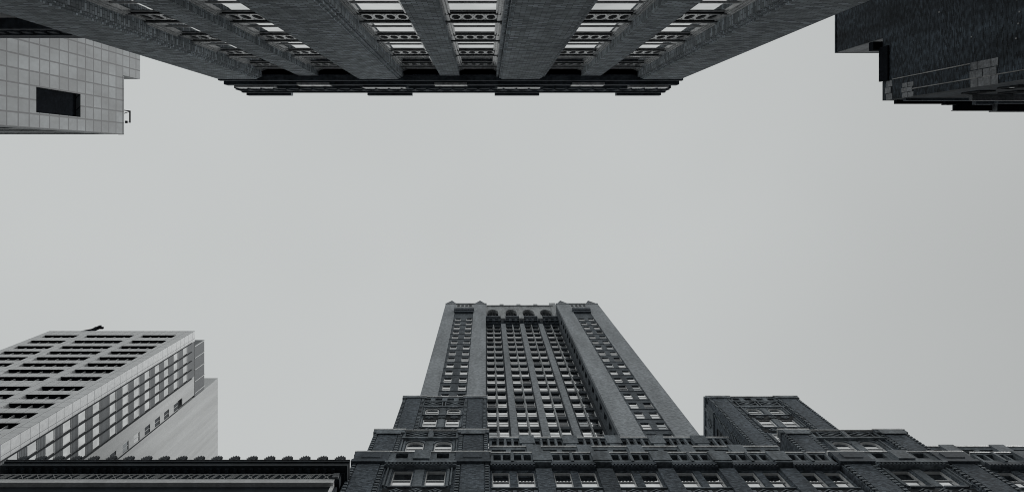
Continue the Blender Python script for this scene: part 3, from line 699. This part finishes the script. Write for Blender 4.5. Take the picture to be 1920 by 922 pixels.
def mid_section(xa, xb, first, n, upper=True):
    """three stepped tiers between the pavilions; first = middle of the first window pair"""
    Fc = face_ny(21.95)
    obj('wall', MB().box(xa, xb, 22.27, 34, G0, 47.0), 'brick_g', G)
    obj('wall', MB().box(xa, xb, 25.02, 34, 46.5, 54.8), 'brick_g', G)
    if upper: obj('wall', MB().box(xa, xb, 28.45, 34, 54.5, 64.4), 'brick_g', G)
    cs = [first+BAY*k for k in range(n)]
    piers = [first-BAY/2+BAY*k for k in range(n+1)]
    for p in piers:
        if p-.58 < xa or p+.58 > xb: continue
        q = MB(Fc); q.box(p-.57, p+.57, -.32, .2, G0, 45.3); obj('pier', q, 'brick_g', G)
        q = MB(Fc); q.box(p-.68, p+.68, -.3, .48, 46.0, 47.42); q.box(p-.62, p+.62, -.3, .42, 45.78, 46.0); obj('parapet_block', q, 'trim_g', G)
        q = MB(face_ny(24.7)); q.box(p-.62, p+.62, -.3, .3, 53.0, 55.08); obj('parapet_block', q, 'trim_g', G)
        if upper: q = MB(face_ny(28.15)); q.box(p-.75, p+.75, -.3, .4, 63.0, 64.75); q.box(p-.55, p+.55, -.3, .35, 62.0, 63.0); obj('parapet_block', q, 'trim_g', G)
    rows = [42.9-3.7*k for k in range(11)]
    for k, c in enumerate(cs):
        u0, u1 = max(c-BAY/2+.57, xa), min(c+BAY/2-.57, xb)
        wc = [w_ for w_ in (c-.87, c+.87) if w_+.65 < u1+.01]
        ww = MB(Fc); ww.holes(u0, u1, G0, 45.4, -.32, 0, [(w_-.61, w_+.61, r, r+2.4) for r in rows for w_ in wc])
        obj('window_wall', ww, 'brick_g', G)
        for r in rows:
            for w_ in wc: put_window(W_G, 'ny', 22.21, w_, r, G)
        for r in rows[:3]:
            tr = MB(Fc); tr.box(u0+.02, u1-.02, 0, .1, r-.12, r); tr.mi = 1; tr.box(u0+.1, u1-.1, 0, .05, r-1.15, r-.2); tr.mi = 0  # backing darkened as recess shade around the diamonds
            for j in (-.75, .75): diamond(tr, c+j, r-.68, 1.0, .7, .05, .14, .08)
            for j in (-1.4, 0, 1.4): tr.box(c+j-.12, c+j+.12, .05, .1, r-.95, r-.4)
            obj('diamond_panel', tr, ['trim_g', 'recess'], G)
        # corbel table under the parapet
        cb = MB(Fc); cb.box(u0, u1, -.32, .3, 45.41, 45.6); cb.box(u0, u1, -.32, .38, 45.6, 45.9)
        for j in range(int((u1-u0)/.24)): cb.box(u0+j*.24, u0+.13+j*.24, .3, .38, 45.42, 45.6)
        obj('corbel_table', cb, 'trim_dark', G)
        # tier c parapet: two square holes either side of a small block
        pc = MB(Fc); hs_ = [(c+j-.27, c+j+.27, 46.25, 47.1) for j in (-1.1, -.4, .4, 1.1)]
        hs_ = [h for h in hs_ if h[0] > u0 and h[1] < u1]
        pc.holes(u0, u1, 45.95, 47.32, -.0, .32, hs_); pc.box(c-.1, c+.1, .32, .45, 45.95, 47.32)
        pc.mi = 1; pc.box(u0+.05, u1-.05, 0, .05, 46.1, 47.25)  # dark back panel paints the shade inside the holes
        obj('parapet', pc, ['trim_g', 'recess'], G)
        q = MB(Fc); q.box(u0, u1, -.32, .4, 47.32, 47.45); obj('coping', q, 'coping', G)
        # tier b
        pb = MB(face_ny(24.7)); pb.holes(u0-.0, u1, 47.3, 54.9, -.0, .12, [(h0, h1, 53.1, 54.5) for h0, h1 in ((c-1.4, c-.22), (c+.22, c+1.4)) if h1 < u1])
        for j in (-.8, .8): pb.prism([(c+j-.5, 53.1), (c+j, 53.7), (c+j+.5, 53.1)], -.1, .1)
        pb.mi = 1; pb.box(u0+.05, u1-.05, -.28, -.2, 52.9, 54.7)  # painted shade behind the openings
        obj('parapet', pb, ['trim_g', 'recess'], G)
        q = MB(face_ny(24.7)); q.box(u0, u1, -.32, .22, 54.9, 55.05); obj('coping', q, 'coping', G)
        if upper:
            pa = MB(face_ny(28.15)); pa.holes(u0, u1, 55, 64.5, 0, .1, [(c+j-.22, c+j+.22, 62.6, 64.1) for j in (-1.1, -.37, .37, 1.1)])
            for j in (-.73, 0, .73): pa.box(c+j-.1, c+j+.1, .1, .28, 62.3, 64.3)
            pa.box(u0, u1, .1, .25, 64.3, 64.5)
            pa.mi = 1; pa.box(u0+.05, u1-.05, -.2, -.1, 62.4, 64.3)  # painted shade behind the slots
            obj('parapet', pa, ['trim_g', 'recess'], G)
            q = MB(face_ny(28.15)); q.box(u0, u1, -.3, .3, 64.5, 64.68); obj('coping', q, 'coping', G)
mid_section(.3, 25.4, 1.92, 6)
mid_section(35.3, 62.0, 37.4, 6, upper=False)

# ================================================================== T: the tall tower
def build_t():
    T = thing('skyscraper', (8.6, 45, 0), 'tall brick skyscraper with two wings and a recessed gridded middle, rising behind the ornate building', 'skyscraper')
    Yf, Yr = 34.6, 37.9; HT = 154.0
    XL, X0, X1, XR = -9.66, -.02, 16.9, 26.9
    obj('wall', MB().box(XL+.1, X0-.05, Yf+.42, 60, G0, HT-.5), 'brick_td', T)
    obj('wall', MB().box(X1+.42, XR-.1, Yf+.42, 60, G0, HT-.5), 'brick_td', T)
    obj('wall', MB().box(X0-.04, X1+.41, Yr+.42, 60, G0, 149.5), 'brick_td', T)
    wing_rows = [138.6-3.5*k for k in range(22)]; mid_rows = [143.9-3.5*k for k in range(23)]
    spots = []     # (size key, kind, a, z)
    F = face_ny(Yf)
    for side, (e0, za, zb, e1, wc) in (('left', (XL, -7.1, -2.85, X0, (-6.05, -3.65))), ('right', (X1, 19.95, 23.75, XR, (20.95, 23.0)))):
        for a, b in ((e0, za), (zb, e1)):
            q = MB(F); q.box(a, b, -.42, .12, G0, HT)
            obj('pier', q, 'brick_t', T)
        ww = MB(F); ww.holes(za, zb, G0, 146, -.42, -.02, [(w_-.62, w_+.62, r, r+2.1) for r in wing_rows for w_ in wc]); obj('window_wall', ww, 'brick_td', T)
        sl = MB(F)
        for r in wing_rows: sl.box(za, zb, -.02, .05, r-.42, r-.3)
        obj('string_course', sl, 'trim_dark', T)
        for r in wing_rows:
            for w_ in wc: spots.append((r, 'wing', w_, r, r > (95 if side == 'left' else 79)))
        # crown of the wing: corbelled box, fretted top, little pyramids
        bx = MB(F); bx.box(za-.15, zb+.15, -.4, .75, 146.0, 147.4); bx.box(za-.05, zb+.05, -.4, .5, 144.9, 146.0); obj('balcony', bx, 'trim_dark', T)
        ft = MB(F); ft.holes(za, zb, 147.4, 153.6, -.4, .1, [(za+.3+j*.95, za+.9+j*.95, z_, z_+1.5) for j in range(4) for z_ in (149.2, 151.6)])
        obj('fretted_panel', ft, 'trim_t', T)
        tb = MB(F); tb.box(e0-.05, e1+.05, -.6, .22, HT, HT+.5); obj('coping', tb, 'trim_t', T)
        for cx in ((e0+za)/2, (zb+e1)/2):
            q = MB(); hx, hy = 1.15, 1.15; zc = HT+.5; i = len(q.v); cy = Yf+.9
            q.v += [(cx-hx, Yf-.22, zc), (cx+hx, Yf-.22, zc), (cx+hx, Yf+2, zc), (cx-hx, Yf+2, zc), (cx, Yf+.1, zc+4.3)]
            q.f += [(0, 1, 2, 3), (0, 1, 4), (1, 2, 4), (2, 3, 4), (3, 0, 4)]; q.m += [0]*5
            obj('pyramid_cap', q, 'trim_dark', T)
    q = MB(); cx, cy, zc = X1+.7, 38.2, HT+.5
    q.v += [(cx-1, cy-1, zc), (cx+1, cy-1, zc), (cx+1, cy+1, zc), (cx-1, cy+1, zc), (cx, cy, zc+6)]
    q.f += [(0, 1, 2, 3), (0, 1, 4), (1, 2, 4), (2, 3, 4), (3, 0, 4)]; q.m += [0]*5
    obj('pyramid_cap', q, 'trim_dark', T, 'taller pyramid over the inner corner')
    # recessed middle
    Fm = face_ny(Yr)
    pr = [(3.5, 4.5), (7.8, 8.8), (12.1, 13.1)]
    zones = [(0, 3.5), (4.5, 7.8), (8.8, 12.1), (13.1, 16.9)]
    for a, b in pr: obj('pier', MB(Fm).box(a, b, -.42, .38, G0, 150.2), 'brick_t', T)
    for a, b in zones:
        c = (a+b)/2; wc = (c-.83, c+.83)
        ww = MB(Fm); ww.holes(a, b, G0, 150, -.42, 0, [(w_-.7, w_+.7, r, r+2.55) for r in mid_rows for w_ in wc]); obj('window_wall', ww, 'spandrel_t', T)
        obj('mullion_pier', MB(Fm).box(c-.11, c+.11, 0, .16, G0, 148), 'trim_t', T)
        for r in mid_rows:
            for w_ in wc: spots.append((r, 'mid', w_, r, r > 87))
    # corbelled gallery and arcade
    gl = MB(Fm); gl.box(X0, X1, -.4, .5, 147.6, 148.1); gl.box(X0, X1, -.4, 1.15, 149.6, 150.2); gl.box(X0, X1, -.4, .8, 148.9, 149.6)
    for k in range(13): gl.box(.2+k*1.3, .75+k*1.3, .5, 1.05, 147.9, 148.9)
    gl.box(X0, X1, -.4, 1.3, 150.2, 151.0)
    obj('gallery', gl, 'trim_dark', T)
    for a, b in pr: obj('console', MB(Fm).box(a-.05, b+.05, .3, 1.5, 148.0, 151.05), 'trim_t', T)
    ar = MB(Fm); az = [(1.65, 2.7), (6.1, 2.7), (10.3, 2.8), (14.6, 2.9)]
    ar.holes(X0, X1, 151.0, 162.0, -.2, 1.0, [(c-w_/2, c+w_/2, 151.6, 158.6) for c, w_ in az])
    for c, w_ in az: arch_infill(ar, c, w_, 158.6, -.2, 1.0, 1.9)
    obj('arcade_wall', ar, 'trim_t', T)
    for c, w_ in az:
        g = MB(Fm); g.box(c-w_/2, c+w_/2, .2, .25, 151.6, 158.6); wn = obj('arched_window', g, 'glass_dark', T)
        g = MB(Fm)
        for j in (-.5, 0, .5): g.box(c+j*w_*.5-.05, c+j*w_*.5+.05, .25, .4, 151.6, 158.0)
        for z_ in (153.6, 156.4): g.box(c-w_/2, c+w_/2, .25, .4, z_, z_+.15)
        obj('frame', g, 'frame_dark', wn)
    obj('roof_block', MB().box(X0+.1, X1-.1, Yr+.21, 58, 149.5, 161.5), 'trim_t', T)
    cr = MB(Fm); cr.box(X0, X1, -.5, 1.25, 162.0, 162.5)
    for cx in (4.0, 8.3, 12.6): cr.box(cx-.5, cx+.5, -.4, 1.3, 162.5, 163.4)
    for cx in (1.7, 6.1, 8.3, 10.4, 14.7): cr.prism([(cx-.9, 162.5), (cx-.5, 163.3), (cx, 163.7), (cx+.5, 163.3), (cx+.9, 162.5)], .4, 1.0)
    obj('crest', cr, 'trim_t', T)
    obj('corner_turret', MB(Fm).box(X1-.6, X1+.9, -4, 1.1, 151.01, 165.5), 'trim_t', T); obj('corner_turret', MB(Fm).box(-.3, .22, -3, 1.27, 151.01, 164.6), 'trim_t', T)
    # inner flank of the right wing
    fk = MB(face_nx(X1+.42)); fr_ = [142-3.5*k for k in range(22)]
    fk.holes(Yf+.42, Yr+.41, G0, HT-.01, 0, .415, [(35.8, 36.9, r, r+2.1) for r in fr_]); obj('flank_wall', fk, 'brick_td', T)
    wf = window_meshes(1.1, 2.1, 'frame_dark', gm='glass_dark')
    for r in fr_[:18]: put_window(wf, 'nx', X1+.38, 36.35, r, T)
    # a stuck-on shoulder strip that carries weather stains on the outer edge
    # windows of the facade: the hundred largest are parts, the rest one mesh
    def tw(wd, ht, gm):
        m = MB(lambda a, b, z: (a, -b, z)); t = .09
        m.mi = 0; m.box(-wd/2, wd/2, -.02, .01, 0, ht*.5); m.box(-wd/2, wd/2, -.02, .025, ht*.5, ht)
        m.mi = 1; m.box(-wd/2, -wd/2+t, .025, .07, 0, ht); m.box(wd/2-t, wd/2, .025, .07, 0, ht); m.box(-wd/2+t, wd/2-t, .025, .07, 0, .16); m.box(-wd/2+t, wd/2-t, .025, .06, ht*.5-.03, ht*.5+.03)
        return m
    def spec(kind): return (1.24, 2.1, Yf+.21) if kind == 'wing' else (1.4, 2.55, Yr+.27)
    cache = {}
    vis = sorted([s for s in spots if s[4]], key=lambda s: s[0]); n_ind = 100-18
    ind = set(id(s) for s in vis[:n_ind]); rest = MB()
    for s in spots:
        kind, a, z = s[1], s[2], s[3]; wd, ht, Yg = spec(kind)
        g = random.choice(['glass']*13+['glass_dim']*2+['glass_dark'])
        if id(s) in ind:
            key = (kind, g)
            if key not in cache: cache[key] = mesh_of('window', tw(wd, ht, g), [g, 'frame_light'], (0, 0, 0))
            inst('window', cache[key], (a, Yg, z), 0, T)
        else:
            m = tw(wd, ht, g); i = len(rest.v)
            rest.v += [(x+a, y+Yg, zz+z) for x, y, zz in m.v]; rest.f += [tuple(j+i for j in f) for f in m.f]
            rest.m += [1 if q else {'glass': 0, 'glass_dim': 2, 'glass_dark': 3}[g] for q in m.m]
    obj('windows', rest, ['glass', 'frame_light', 'glass_dim', 'glass_dark'], T, 'rows of upper windows', 'stuff')
build_t()
